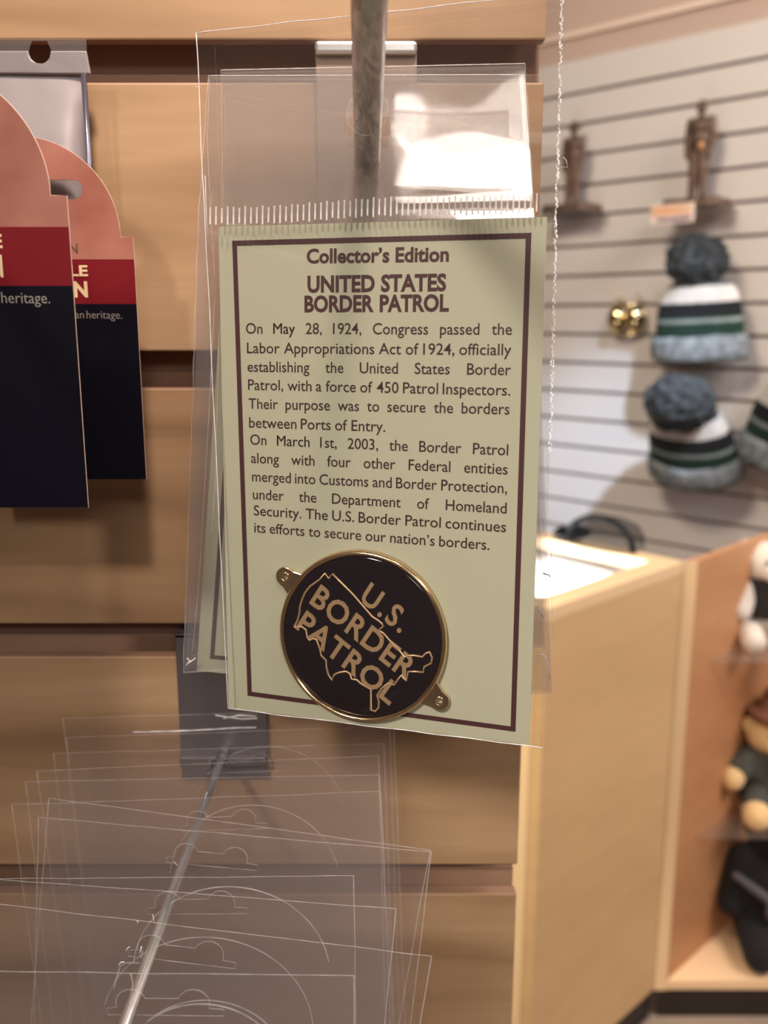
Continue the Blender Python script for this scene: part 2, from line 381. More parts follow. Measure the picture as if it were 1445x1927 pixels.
wv = N_.new('ShaderNodeTexNoise'); wv.inputs['Scale'].default_value = 1.2; wv.inputs['Detail'].default_value = 3; wv.inputs['Distortion'].default_value = 1.4; L_.new(mp.outputs[0], wv.inputs[0])
cr = N_.new('ShaderNodeValToRGB'); L_.new(wv.outputs[0], cr.inputs[0]); cr.color_ramp.elements[0].color = (.34, .31, .29, 1); cr.color_ramp.elements[1].color = (.68, .65, .62, 1); cr.color_ramp.elements[0].position = .35; cr.color_ramp.elements[1].position = .65  # reflected wood grain painted into the rod colour as streaks
L_.new(cr.outputs[0], bs.inputs['Base Color'])
obj('rod', T([(0, 0, 0), tuple((tip - pw) * .5), tuple(tip - pw)], .0029, n=28), HMAT, h1, smooth=True)
bm = bmesh.new(); box(bm, -.0125, .0125, -.0015, .0, CAMZ + .020 - pw.z, CAMZ + .0665 - pw.z)
obj('back_plate', bm, P('warm_grey_plate', rgb(158, 134, 118), .5, .2), h1, bevel=.0004)
bm = bmesh.new(); box(bm, -.0125, .0125, -.0035, .008, CAMZ + .0635 - pw.z, CAMZ + .0665 - pw.z)
tag(obj('plate_lip', bm, P('bright_lip', (.9, .88, .86, 1), .25, .8), h1, bevel=.0008), 'bright bent lip of the plate')
HX, HZ = -.0465, CAMZ - .1228
h2 = hook('thin chrome wire hook running through the stack of empty sleeves', HX, HZ, .085, CAMZ - .1238, .0011, CAMZ - .0845, CAMZ - .131, .0125)
obj('cross_bar', B(-.0125, .0125, -.0042, -.0022, -.0035, -.0005), PLATE, h2, bevel=.0004)

# ------------------------------------------------------------------ text
def words_width(word, size):
    c = bpy.data.curves.new('t', 'FONT'); c.body = word; c.size = size
    o = bpy.data.objects.new('t', c); COL.objects.link(o)
    return c, o
_cache = {}
def glyphs(word, offset=0.0, extrude=0.0, bevel=0.0, res=3, spacing=1.0, shear=0):
    """mesh data of a word at size 1: list of verts and faces, and its width"""
    key = (word, offset, extrude, bevel, res, spacing, shear)
    if key in _cache: return _cache[key]
    c = bpy.data.curves.new('t', 'FONT'); c.body = word; c.size = 1; c.offset = offset; c.extrude = extrude; c.bevel_depth = bevel
    c.resolution_u = res; c.space_character = spacing; c.shear = shear; c.bevel_resolution = 1
    o = bpy.data.objects.new('t', c); COL.objects.link(o)
    bpy.context.view_layer.update()
    dg = bpy.context.evaluated_depsgraph_get(); me = o.evaluated_get(dg).to_mesh()
    vs = [v.co.copy() for v in me.vertices]; fs = [tuple(p.vertices) for p in me.polygons]
    o.evaluated_get(dg).to_mesh_clear()
    bpy.data.objects.remove(o); bpy.data.curves.remove(c)
    x0 = min(v.x for v in vs); x1 = max(v.x for v in vs)
    for v in vs: v.x -= x0
    _cache[key] = (vs, fs, x1 - x0)
    return _cache[key]
_g = glyphs('H'); CAPH = max(v.y for v in _g[0])
def put(bm, g, p0, ex, ey, z=0.0, zs=1.0):
    vs = [bm.verts.new((p0[0] + ex[0] * v.x + ey[0] * v.y, p0[1] + ex[1] * v.x + ey[1] * v.y, z + v.z * zs)) for v in g[0]]
    for f in g[1]:
        try: bm.faces.new([vs[i] for i in f])
        except ValueError: pass
def text_line(bm, s, p0, p1, cap, z, offset=.012, min_space=.22, xs=None, upv=None, extrude=0, bevel=0, spacing=1.0, res=3, fill=False):
    """words spread from p0 to p1 (2D points), letters of cap height cap"""
    p0 = Vector(p0[:2]); p1 = Vector(p1[:2]); d = p1 - p0; Wd = d.length; d.normalize()
    up = Vector(upv[:2]).normalized() if upv is not None else Vector((-d.y, d.x))
    sz = cap / CAPH
    gs = [glyphs(x, 0 if (offset and offset < .01 and 'M' in x) else offset, extrude, bevel, res, spacing) for x in s.split(' ')]
    nat = sum(g[2] for g in gs) * sz
    n = len(gs) - 1
    if xs is None or fill: xs = Wd / (nat + n * min_space * sz)
    gap = (Wd - nat * xs) / n if n else 0
    x = 0
    for g in gs:
        q = p0 + d * x
        put(bm, g, q, d * sz * xs, up * sz, z)
        if offset and offset < .01 and 'M' in s.split(' ')[gs.index(g)]: put(bm, g, q + d * sz * .012, d * sz * xs, up * sz, z)
        x += g[2] * sz * xs + gap
    return xs

# ------------------------------------------------------------------ front card, its medallion and its sleeve
CWD = .07
def wv3(x, y, z): return Vector((x, z * ct - y * st, -y * ct - z * st))
r1 = wv3(.96243086, .05577133, -.26573744).normalized(); r2 = wv3(-.01020509, 1.53153563, .2398446)
r2 = (r2 - r1 * r2.dot(r1)).normalized(); nn = r1.cross(-r2).normalized()     # nn faces the camera
cTL = wv3(-.50925802, -.8771009, 2.77925728) * CWD + Vector((0, 0, CAMZ))
CARD = Matrix(((r1.x, -r2.x, nn.x, cTL.x), (r1.y, -r2.y, nn.y, cTL.y), (r1.z, -r2.z, nn.z, cTL.z), (0, 0, 0, 1)))
CI = CARD.inverted()
print('card normal', nn, 'TL', cTL)
def cp(px, py, off=0.0):
    p = on_plane(px, py, cTL + nn * off, nn); q = CI @ p; return Vector((q.x, q.y))
TL, TR, BR, BL = [cp(*p) for p in ((411, 427), (1029, 408), (996, 1402), (430, 1332))]
card = empty('backing_card', 'cream printed card about the border patrol with maroon frame, foremost', 'card', M=CARD)
bm = poly(bmesh.new(), [[TL, BL, BR, TR]], thick=.0005)
obj('card_board', bm, CREAM, card)
zi = .00006
def frame_ring(o_, wd):
    a, b, c_, d_ = o_
    cx = sum((p for p in o_), Vector((0, 0))) / 4
    outer = [Vector(p) for p in o_]
    inner = []
    for i in range(4):
        p = outer[i]; e1 = (outer[(i + 1) % 4] - p).normalized(); e0 = (outer[i - 1] - p).normalized()
        inner.append(p + (e1 + e0) * wd)
    bm = bmesh.new(); A = [bm.verts.new((*p, zi)) for p in outer]; C = [bm.verts.new((*p, zi)) for p in inner]
    for i in range(4): bm.faces.new((A[i], C[i], C[(i + 1) % 4], A[(i + 1) % 4]))
    for f in bm.faces:
        f.normal_update()
        if f.normal.z < 0: f.normal_flip()
    return bm
obj('printed_frame', frame_ring([cp(437, 453), cp(466, 1309), cp(970, 1377), cp(1000, 438)], .00108), INK, card)
body = [("On May 28, 1924, Congress passed the", (463, 628), (963, 630)),
 ("Labor Appropriations Act of 1924, officially", (465, 664.5), (962, 668.5)),
 ("establishing the United States Border", (466, 699.5), (961, 706)),
 ("Patrol, with a force of 450 Patrol Inspectors.", (467, 733.5), (960, 744.5)),
 ("Their purpose was to secure the borders", (468, 769), (958.5, 780)),
 ("between Ports of Entry.", (469, 804.5), (725, 812.5)),
 ("On March 1st, 2003, the Border Patrol", (471, 836.5), (956, 857)),
 ("along with four other Federal entities", (472.6, 871), (955, 893)),
 ("merged into Customs and Border Protection,", (474.5, 905.5), (954, 928.5)),
 ("under the Department of Homeland", (476, 939), (953, 966.5)),
 ("Security. The U.S. Border Patrol continues", (477.7, 969.5), (952, 1001.5)),
 ("its efforts to secure our nation’s borders.", (478.6, 1001.5), (920.8, 1035))]
PX = CWD / 618
for i, (s, a, b) in enumerate(body):
    bm = bmesh.new()
    cap = 20.0 * PX
    tight = i in (1, 3, 5, 8, 10, 11)
    x = text_line(bm, s, cp(*a), cp(*b), cap, zi, offset=.005, min_space=.30, xs=.95, fill=tight)
    if tight: print('xs', s[:10], round(x, 3))
    obj('text_line', bm, DINK, card)
for s, a, b, cap, off in (("Collector’s Edition", (577, 495), (844.5, 491.5), 24.5, .030), ("UNITED STATES", (578.6, 549.5), (839.5, 546.5), 28, .036), ("BORDER PATROL", (573, 586.5), (844.5, 585), 28, .036)):
    bm = bmesh.new(); text_line(bm, s, cp(*a), cp(*b), cap * PX, zi, offset=off, min_space=.32, fill=True); obj('heading', bm, INK, card)

# medallion
bz = .0016
def bp_(x, y): return cp(490 + x / 3.803, 1010 + y / 3.803, bz)       # traced in an enlarged view of the badge
l, r_, t_2, b_ = bp_(135, 600), bp_(1335, 700), bp_(660, 95), bp_(800, 1335)
bc = Vector(((l.x + r_.x) / 2, (t_2.y + b_.y) / 2)); rx = (r_.x - l.x) / 2; ry = (t_2.y - b_.y) / 2
print('badge', bc, rx, ry)
RB = (rx + ry) / 2
med = empty('medallion', 'round brass medallion with dark enamel reading U.S. BORDER PATROL', 'badge', M=CARD @ Matrix.Translation((bc.x, bc.y, .0002)))
def bl(x, y): return bp_(x, y) - bc
SC = Matrix.Diagonal((rx / RB, ry / RB, 1, 1))
obj('rim', lathe(bmesh.new(), [(RB * .93, 0), (RB, 0), (RB, .0010), (RB * .992, .0015), (RB * .975, .0018), (RB * .958, .0018), (RB * .942, .0015), (RB * .94, .0009), (RB * .93, .0004), (RB * .93, 0)], 128, SC), GOLD, med, smooth=True)
obj('enamel', lathe(bmesh.new(), [(RB * .945, .0002), (RB * .945, .00118), (RB * .90, .00130), (RB * .5, .00140), (0, .00142)], 128, SC), ENAMEL, med, smooth=True)
for (hx, hy) in ((172, 288), (1277, 1180)):
    h = bl(hx, hy); d = (-h).normalized(); e = Vector((-d.y, d.x)); rl = .0022
    inn = h + d * .0040
    outl = []
    a0 = math.atan2(e.y, e.x)
    outl += [tuple(inn + e * .0034), tuple(h + e * .0023 + d * .001)]
    outl += [(h.x + rl * math.cos(a0 + math.pi * i / 20), h.y + rl * math.sin(a0 + math.pi * i / 20)) for i in range(1, 20)]
    outl += [tuple(h - e * .0023 + d * .001), tuple(inn - e * .0034)]
    hole = [(h.x + .0007 * math.cos(2 * math.pi * i / 20), h.y + .0007 * math.sin(2 * math.pi * i / 20)) for i in range(20)]
    lg = obj('lug', poly(bmesh.new(), [outl, hole], thick=.0009, z=.0012), GOLD, med, bevel=.0002)
    bm = bmesh.new(); tube(bm, [(h.x + .0009 * math.cos(2 * math.pi * i / 24), h.y + .0009 * math.sin(2 * math.pi * i / 24), .0012) for i in range(24)], .0002, closed=True)
    obj('grommet', bm, GOLD, lg, smooth=True)
zl = .00138
def badge_text(s, a, b, topv, cap, sp=1.0):
    bm = bmesh.new(); up = bl(a[0] + topv[0], a[1] + topv[1]) - bl(*a)
    text_line(bm, s, bl(*a), bl(*b), up.length, zl, offset=.02, min_space=.1, fill=True, upv=up, extrude=.15 / 1000 / (up.length / CAPH) * 0 + .0001, bevel=0, spacing=sp)
    for v in bm.verts: v.co.z = zl + (.00018 if v.co.z > zl else 0)
    return obj('raised_word', bm, GOLD2, med)
badge_text('U.S.', (708, 452), (1000, 690), (82, -125), 0, 1.18)
badge_text('BORDER', (350, 470), (1045, 1030), (82, -128), 0, 1.06)
badge_text('PATROL', (250, 650), (925, 1205), (80, -122), 0, 1.06)
mp_ = [(462, 262), (425, 305), (355, 355), (320, 400), (298, 450), (283, 500), (280, 545), (265, 600), (240, 645), (262, 650), (290, 640), (325, 665), (335, 722), (352, 742), (375, 728), (400, 735), (425, 800), (435, 850), (470, 885), (472, 930), (485, 985), (512, 1027), (527, 988), (560, 972), (610, 963), (640, 978), (652, 1018), (690, 1024), (720, 1052), (790, 1092), (790, 1240), (820, 1250), (845, 1225), (848, 1180), (835, 1135), (870, 1082), (912, 1050), (958, 1060), (985, 1020), (1010, 990), (1045, 1032), (1058, 965), (1108, 965), (1165, 970), (1172, 930), (1222, 905), (1228, 865), (1210, 825), (1182, 835), (1160, 860), (1100, 850), (1060, 850), (1030, 862), (985, 800), (940, 760), (880, 690), (845, 668), (862, 655), (880, 640), (868, 620), (840, 597), (800, 572), (660, 410), (515, 265), (490, 300)]
MPTS = [bl(*p) for p in mp_]
bm = bmesh.new(); tube(bm, [(p.x, p.y, zl + .00002) for p in MPTS], .00024, n=8, closed=True)
tag(obj('map_outline', bm, GOLD2, med, smooth=True), 'raised outline of the contiguous states')

# sleeves around the cards -------------------------------------------------------
def wob(a, b, n, amp, z=0.0, seed=0):
    out = []
    a = Vector(a); b = Vector(b); d = (b - a); e = Vector((-d.y, d.x)).normalized()
    for i in range(n + 1):
        t = i / n; p = a + d * t + e * amp * noise.noise(Vector((t * n * .35, seed * 3.7, 0)))
        out.append((p.x, p.y, z))
    return out
def edges(parent, corners, z, r, mats, amp=.0001, n=26, name='welded_edge', skip=()):
    for i in range(4):
        if i in skip: continue
        m = mats[i] if isinstance(mats, (list, tuple)) else mats
        obj(name, T(wob(corners[i], corners[(i + 1) % 4], n, amp, z, i), r, n=6), m, parent, smooth=True)
def sheet(corners, hole=None, z=0.0, nx=1, bend=None):
    """film with corners TL,BL,BR,TR; bend(v) pushes z as a function of v in 0..1 from the top; hole = (centre, radius)"""
    bm = bmesh.new()
    loops = [[corners[0], corners[1], corners[2], corners[3]]]
    if hole: loops.append([(hole[0][0] + hole[1] * math.cos(2 * math.pi * i / 32), hole[0][1] + hole[1] * math.sin(2 * math.pi * i / 32)) for i in range(32)])
    poly(bm, loops, z=z)
    return bm
slA = empty('clear_sleeve', 'clear plastic sleeve around the foremost card, perforated down its right edge', 'sleeve', M=CARD)
zf_ = .0030
def cq(px, py): return cp(px, py, zf_)
Aq = [cq(369, 62), cq(429, 1333), cq(1020, 1407), cq(1057, -14)]
Ah = (cq(691, 212), .0043)
obj('front_film', sheet(Aq, Ah, zf_), FILM_A, slA)
Ab = [p * 1.0 for p in Aq]
obj('back_film', sheet([cp(372, 72, -.0012), cp(430, 1331, -.0012), cp(1020, 1405, -.0012), cp(1056, 0, -.0012)], (cp(691, 225, -.0012), .0046), -.0012), FILM_A, slA)
edges(slA, Aq, zf_, .00012, [EDGE, EDGE, EDGE2, EDGE], amp=.00025, skip=(2,))
tag(slA.children[2], None)
bm = bmesh.new(); tube(bm, [(Ah[0].x + Ah[1] * math.cos(2 * math.pi * i / 40), Ah[0].y + Ah[1] * math.sin(2 * math.pi * i / 40), zf_) for i in range(40)], .00009, n=6, closed=True)
obj('hang_hole_rim', bm, EDGE2, slA, smooth=True)
# perforated right edge: little torn teeth, their sparkle made of white beads
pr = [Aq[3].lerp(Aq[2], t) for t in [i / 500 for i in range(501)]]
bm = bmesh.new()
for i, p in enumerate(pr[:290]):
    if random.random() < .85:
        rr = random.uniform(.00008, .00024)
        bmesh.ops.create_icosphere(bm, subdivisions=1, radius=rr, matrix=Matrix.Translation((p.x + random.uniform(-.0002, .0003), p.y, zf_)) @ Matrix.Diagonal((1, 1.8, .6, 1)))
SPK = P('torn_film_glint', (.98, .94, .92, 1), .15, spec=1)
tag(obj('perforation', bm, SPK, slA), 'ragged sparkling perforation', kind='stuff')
# heat seal ticks above the card
tk = B(-.00016, .00016, -.0017, .0017, -.00006, .00012)
tkm = mesh(tk, 'seal_tick', edge_mat('seal_tick_white', .6))
for i in range(57):
    t = i / 56
    p = cq(396 + t * 614, 406 - t * 26 + 3 * math.sin(t * 9))
    o = obj('seal_tick', tkm, None, slA); o.location = (p.x, p.y, zf_ + .0001); o.rotation_euler = (0, 0, R(-1.5 + 2 * t)); o.scale = (1, 1 + .12 * math.sin(i * 2.3), 1)
# loose thread on the edge
p = cq(1053, 300)
obj('film_shred', T([(p.x, p.y, zf_), (p.x + .0007, p.y + .0003, zf_ + .0004), (p.x + .0013, p.y - .0004, zf_ + .0006), (p.x + .0016, p.y - .0016, zf_ + .0006), (p.x + .0004, p.y - .0015, zf_ + .0004)], .00007, n=6), EDGE, slA, smooth=True)
for py, sgn in ((172, 1), (348, 1), (165, -1), (620, 1), (180, 1)):
    q = cq(1055 if sgn > 0 else 376, py)
    obj('film_shred', T([(q.x, q.y, zf_), (q.x + .0004 * sgn, q.y + .0001, zf_ + .0003), (q.x + .0008 * sgn, q.y + .0003, zf_ + .0004)], .00006, n=5), EDGE, slA)
# brown staple-like scrap at the right edge
p = cq(1028, 1080)
obj('torn_scrap', T([(p.x - .0007, p.y + .0002, zf_ + .0003), (p.x, p.y, zf_ + .0005), (p.x + .0006, p.y - .0001, zf_ + .0003), (p.x + .0008, p.y - .0006, zf_ + .0003)], .00018, n=6), P('brown_scrap', rgb(96, 66, 50), .6), slA)

def rear_bag(Y, film_px, card_px, label_s, label_c, lean, seed, mat):
    """a sleeve hanging flat behind the front one in the plane y=Y; its header above the card leans back"""
    M0 = Matrix.Translation((0, Y, CAMZ)) @ Matrix.Rotation(R(90), 4, 'X')      # local x right, local y up, local z towards the camera
    MI = M0.inverted()
    def q(px, py, z=0.0):
        v = MI @ atY(px, py, Y - z); return Vector((v.x, v.y))
    e = empty('clear_sleeve', label_s, 'sleeve', M=M0)
    c = [q(*p) for p in film_px]
    bend = q(700, 412).y
    hc = q(691, 236)
    for nm, zz_ in (('front_film', .0012), ('back_film', -.0012)):
        bm = bmesh.new()
        NX, NY = 40, 70; H = Vector(hc); grid = {}
        for j in range(NY + 1):
            for i in range(NX + 1):
                s, t = i / NX, j / NY
                p = (c[0].lerp(c[3], s)).lerp(c[1].lerp(c[2], s), t)
                up = max(0, p.y - bend)
                z = zz_ * min(1, max(.15, (bend - p.y) / .01 + .6)) - up * math.tan(lean) * min(1, up / .006)
                z += .0004 * noise.noise(Vector((p.x * 45, p.y * 35, seed + zz_ * 300)))
                if up > 0: z += .0005 * noise.noise(Vector((p.x * 30, p.y * 40, seed * 2 + zz_ * 900))) * min(1, up / .01)
                grid[i, j] = bm.verts.new((p.x, p.y, z))
        for j in range(NY):
            for i in range(NX):
                f = (grid[i, j], grid[i, j + 1], grid[i + 1, j + 1], grid[i + 1, j])
                if all((Vector(v.co[:2]) - H).length > .0040 for v in f): bm.faces.new(f)
        obj(nm, bm, mat, e, smooth=True)
    def zat(p):
        up = max(0, p.y - bend); return -up * math.tan(lean) * min(1, up / .006) + .0013
    for i in range(4):
        a, b = c[i], c[(i + 1) % 4]; pts = []
        for k_ in range(41):
            p = a.lerp(b, k_ / 40); pts.append((p.x + .0001 * math.sin(k_ * 1.9 + seed), p.y, zat(p)))
        obj('welded_edge', T(pts, .00011, n=6), EDGE2 if i != 3 else EDGE, e, smooth=True)
    cd = empty('backing_card', label_c, 'card', M=M0)
    cc = [q(*p) for p in card_px]
    obj('card_board', poly(bmesh.new(), [cc], thick=.0005), CREAM, cd)
    # frame ring on the board
    w_ = (cc[3] - cc[0]).normalized(); h_ = (cc[1] - cc[0]).normalized()
    ring = [cc[0] + w_ * .0031 + h_ * .0035, cc[1] + w_ * .0031 - h_ * .0035, cc[2] - w_ * .0031 - h_ * .0035, cc[3] - w_ * .0031 + h_ * .0035]
    obj('printed_frame', frame_ring(ring, .00108), INK, cd)
    return e
def rect_px(Y, bl_px, ang, wd, ht):
    p = atY(*bl_px, Y); d = Vector((math.cos(ang), 0, math.sin(ang))); u = Vector((-math.sin(ang), 0, math.cos(ang)))
    def back(v):
        v = v - Vector((0, 0, CAMZ)); z = v.y * ct - v.z * st; y = v.z * ct + v.y * st
        return (722.5 + F * v.x / z, 963.5 - F * y / z)
    return [back(p + u * ht), back(p), back(p + d * wd), back(p + u * ht + d * wd)]
cardB = rect_px(.213, (370, 1262), R(-6.0), .0700, .1080)
print('card B px', cardB)
rear_bag(.213, [(385, 133), (347, 1262), (1024, 1215), (984, 131)], cardB, 'clear sleeve second from the front, its left side showing beside the first card',
         'cream card with maroon frame peeking out left behind the front card', R(10), 1.3, FILM_B)
cardC = rect_px(.224, (470, 1285), R(1.0), .0700, .1080)
print('card C px', cardC)
rear_bag(.224, [(410, 123), (455, 1310), (1037, 1302), (993, 110)], cardC, 'clear sleeve third from the front with crumpled lower right corner',
         'cream card rearmost in the hanging bundle, only its right edge showing', R(9), 6.1, FILM_B)

# ------------------------------------------------------------------ empty sleeves on the lower hook
FW, FH = .092, .125
def yof(py, h): return h / math.tan(math.atan((py - 963.5) / F) + TH)
# (corner side, corner pixel, slope of the top edge in pixels) from the wall to the camera
stack = [('L', (118, 1352), -.03, 'hindmost empty sleeve of the stack, touching the wall hook plate', .0),
 ('L', (124, 1388), -.035, 'second empty sleeve from the back of the stack', .0),
 ('L', (100, 1418), -.03, 'third empty sleeve from the back, left corner one step below', .0),
 ('L', (69, 1451), -.045, 'fourth empty sleeve from the back of the fanned stack', .0),
 ('L', (48, 1471), -.02, 'fifth empty sleeve from the back of the fanned stack', .0),
 ('L', (22, 1514), -.035, 'empty sleeve in mid stack with its left corner near the picture edge', .0),
 ('L', (92, 1502), .136, 'empty sleeve tilted down right whose top corner ends beside the wall groove', .0),
 ('L', (72, 1538), .088, 'tilted empty sleeve just in front of the most tilted one', .0),
 ('R', (665, 1648), -.008, 'level empty sleeve whose right edge runs straight down mid stack', .0),
 ('R', (745, 1710), .074, 'empty sleeve sixth widest to the right, sloping gently', .0),
 ('R', (812, 1799), .120, 'empty sleeve reaching farthest right at the bottom of the picture', .0),
 ('R', (667, 1836), .012, 'foremost empty sleeve at the bottom, with bright arc', .0)]
lab = ['hindmost empty clear sleeve, its top just under the front card',
 'empty clear sleeve second from the wall', 'empty clear sleeve third from the wall, left corner stepped down',
 'empty clear sleeve fourth from the wall', 'empty clear sleeve fifth from the wall', 'empty clear sleeve with its upper left corner nearest the picture edge',
 'most steeply tilted of the empty sleeves in mid stack', 'tilted empty sleeve just in front of the steepest one, ending right beside the dark groove',
 'empty sleeve fourth from the front with a level top edge', 'empty sleeve third from the front, sloping gently down right',
 'empty sleeve reaching farthest right at the bottom', 'foremost empty sleeve at the bottom with a level top edge']
lastY = 1; sleeves = []
for i, (side, c, sl, _, __) in enumerate(stack):
    hx = 400 - (c[1] - 1400) * .4
    ymid = c[1] + (hx - c[0]) * sl
    Y = min(yof(ymid, .1165), WY - .007, lastY - .0022); lastY = Y
    P0 = atY(c[0], c[1], Y)
    P1 = atY(c[0] + 100, c[1] + 100 * sl, Y); d = (P1 - P0).normalized(); dn = Vector((d.z, 0, -d.x)); 
    if dn.z > 0: dn = -dn
    a = P0 if side == 'L' else P0 - d * FW
    a_loc = a
    ang = math.atan2(d.z, d.x)
    M0 = Matrix.Translation(a) @ Matrix.Rotation(-ang, 4, 'Y') @ Matrix.Rotation(R(90), 4, 'X')
    MI = M0.inverted(); hk = MI @ Vector((HX, Y, HZ)); 
    s = empty('empty_sleeve', lab[i], 'sleeve', M=M0.copy(), group='empty clear sleeves on the lower hook')
    sleeves.append(s)
    hc = Vector((hk.x, hk.y)); print(i, 'Y', round(Y, 4), 'hole', [round(v * 1000, 1) for v in hk], 'a', a)
    cs = [Vector((0, 0)), Vector((0, -FH)), Vector((FW, -FH)), Vector((FW, 0))]
    # euro slot: round hole at the wire and a hump beside it
    hw = .0028
    slot = arc(hc.x, hc.y, hw, 200, 20, 14) + arc(hc.x + .0115, hc.y, hw * 1.05, 160, -20, 14) + [(hc.x + .017, hc.y - .0012), (hc.x + .017, hc.y - .0026), (hc.x - .0045, hc.y - .0026), (hc.x - .0045, hc.y - .0012)]
    bm = poly(bmesh.new(), [cs, slot])
    obj('film_pane', bm, FILM_S, s)
    if i == 0:
        for pl in (((250, 1378), (330, 1376), (395, 1373), (440, 1370), (482, 1369)), ((405, 1346), (430, 1350), (455, 1353), (484, 1352)), ((420, 1352), (450, 1346), (482, 1348))):
            obj('crease_glint', T([MI @ atY(px, py, Y - .0006) for px, py in pl], .00022, n=6), EDGE, s, smooth=True)  # highlights on the bent film, modelled as white tubes
    em_ = EDGE2 if i > 5 else EDGE3
    for j in (0, 2, 3):
        obj('welded_edge', T(wob(cs[j], cs[(j + 1) % 4], 24, .0002, 0, i + j), .00009 if j == 3 else .00013, n=6), em_, s, smooth=True)
    if i in (1, 5, 7, 8, 10, 11): obj('slot_rim', T([(p[0], p[1], 0) for p in slot], .00008, n=6, closed=True), EDGE2, s, smooth=True)
    if i in (0, 5, 8, 10, 11):
        rr = .0215 if i != 11 else .0150
        cxx = hc.x + .0130; cyy = hc.y - rr + .004 - (.004 if i == 11 else 0)
        obj('arc_crease', T([(x, y, .0001) for x, y in arc(cxx, cyy, rr, 172, 8, 40)], .00016 if i in (11, 9, 8) else .00010, n=6), EDGE2, s, smooth=True)
        if i in (9, 11): obj('arc_crease', T([(x, y, .0001) for x, y in arc(cxx + .0008, cyy + .0008, rr, 140, 10, 40)], .00010, n=6), EDGE2, s, smooth=True)

# ------------------------------------------------------------------ dome-topped hang cards on the left
COP = P('mottled_copper_print', rgb(150, 84, 66), .5, col2=rgb(184, 122, 104), vscale=55)
RED = P('dark_red_print', rgb(122, 18, 28), .55, spec=.2)
NAVY = P('navy_black_print', rgb(10, 9, 22), .6, spec=.12)
CRT = P('cream_print', rgb(240, 208, 164), .5)
GRT = P('grey_print', rgb(150, 140, 130), .5)
EDG = P('white_card_edge', rgb(230, 205, 185), .6)
def dome_card(Y, cx_px, cy_px, notch_px, bottom_y, bands, label, first):
    M0 = Matrix.Translation((0, Y, CAMZ)) @ Matrix.Rotation(R(90), 4, 'X'); MI = M0.inverted()
    def q(px, py): v = MI @ atY(px, py, Y); return Vector((v.x, v.y))
    c = q(cx_px, cy_px); Rr = .0227; hwid = .0252; e = empty('hang_card', label, 'card', M=M0, group='dome-topped heritage hang cards')
    yb = q(100, bottom_y).y; yn = q(*notch_px).y
    xr = q(*notch_px).x
    cxx = xr - hwid
    out = arc(cxx, yn + .0004, xr - cxx - .0030, 0, 180, 48)
    out = [(xr, yn)] + [(out[0][0], yn)] + out[1:-1] + [(2 * cxx - out[0][0], yn), (2 * cxx - xr, yn), (2 * cxx - xr, yb), (xr, yb)]
    ys = q(0, 346).y if not first else c.y + .0105
    ys = yn + .0108
    hs = [(cxx + .0139 - .0022 + .0022 * math.cos(R(a)), ys + .0022 * math.sin(R(a))) for a in range(-90, 91, 15)] + [(cxx - .0117 + .0022 * math.cos(R(a)), ys + .0022 * math.sin(R(a))) for a in range(90, 271, 15)]
    obj('card_board', poly(bmesh.new(), [out, hs], thick=.0005), COP, e)
    obj('cut_edge', T([(p[0], p[1], -.0002) for p in out], .00013 if first else .00008, n=6, closed=True), EDG, e)
    yr0, yr1 = q(100, bands[0]).y, q(100, bands[1]).y
    def flat(y0, y1, m, nm):
        bm = bmesh.new(); vs = [bm.verts.new((x, y, .00005)) for x, y in ((2 * cxx - xr, y0), (xr, y0), (xr, y1), (2 * cxx - xr, y1))]
        bm.faces.new(vs); obj(nm, bm, m, e)
    flat(yr1, yr0, RED, 'red_band'); flat(yb, yr1, NAVY, 'navy_panel')
    return e, q
e1, q1 = dome_card(.175, -132, 365, (125, 368), 955, (427, 538), 'nearest dome-topped hang card, copper, red and navy, cut by the picture edge', True)
e2, q2 = dome_card(.225, 49, 445, (250, 446), 902, (488, 572), 'dome-topped hang card with open slot, farther back and right of the first', False)
def ptext(e, q, s, a, b, cap_px, Y, m, off=.02, ms=.25):
    bm = bmesh.new(); cap = (q(100, 500) - q(100, 500 + cap_px)).length
    text_line(bm, s, q(*a), q(*b), cap, .00011, offset=off, min_space=ms, fill=True); obj('lettering', bm, m, e)
ptext(e1, q1, 'E', (-10, 466), (5.5, 466), 24, .175, CRT, .03)
ptext(e1, q1, 'N', (-15, 520), (7, 520), 38, .175, CRT, .04)
ptext(e1, q1, 'an heritage.', (-26, 570), (95, 571), 21, .175, GRT, .0)
ptext(e2, q2, 'N', (131, 476), (147, 476), 17, .225, P('faded_brown_print', rgb(112, 66, 54), .5), .02)
ptext(e2, q2, 'LE', (132, 519), (166, 519), 19, .225, CRT, .03)
ptext(e2, q2, 'N', (140, 558), (166, 558), 27, .225, CRT, .045)
ptext(e2, q2, 'an heritage.', (142, 599), (230, 600), 15, .225, GRT, -.005)

hook('slim metal hook behind the dome-topped cards, running through their slots at the left edge', -.0868, CAMZ + .0322, .10, CAMZ + .0322, .0013, CAMZ + .046, CAMZ + .022, .006)
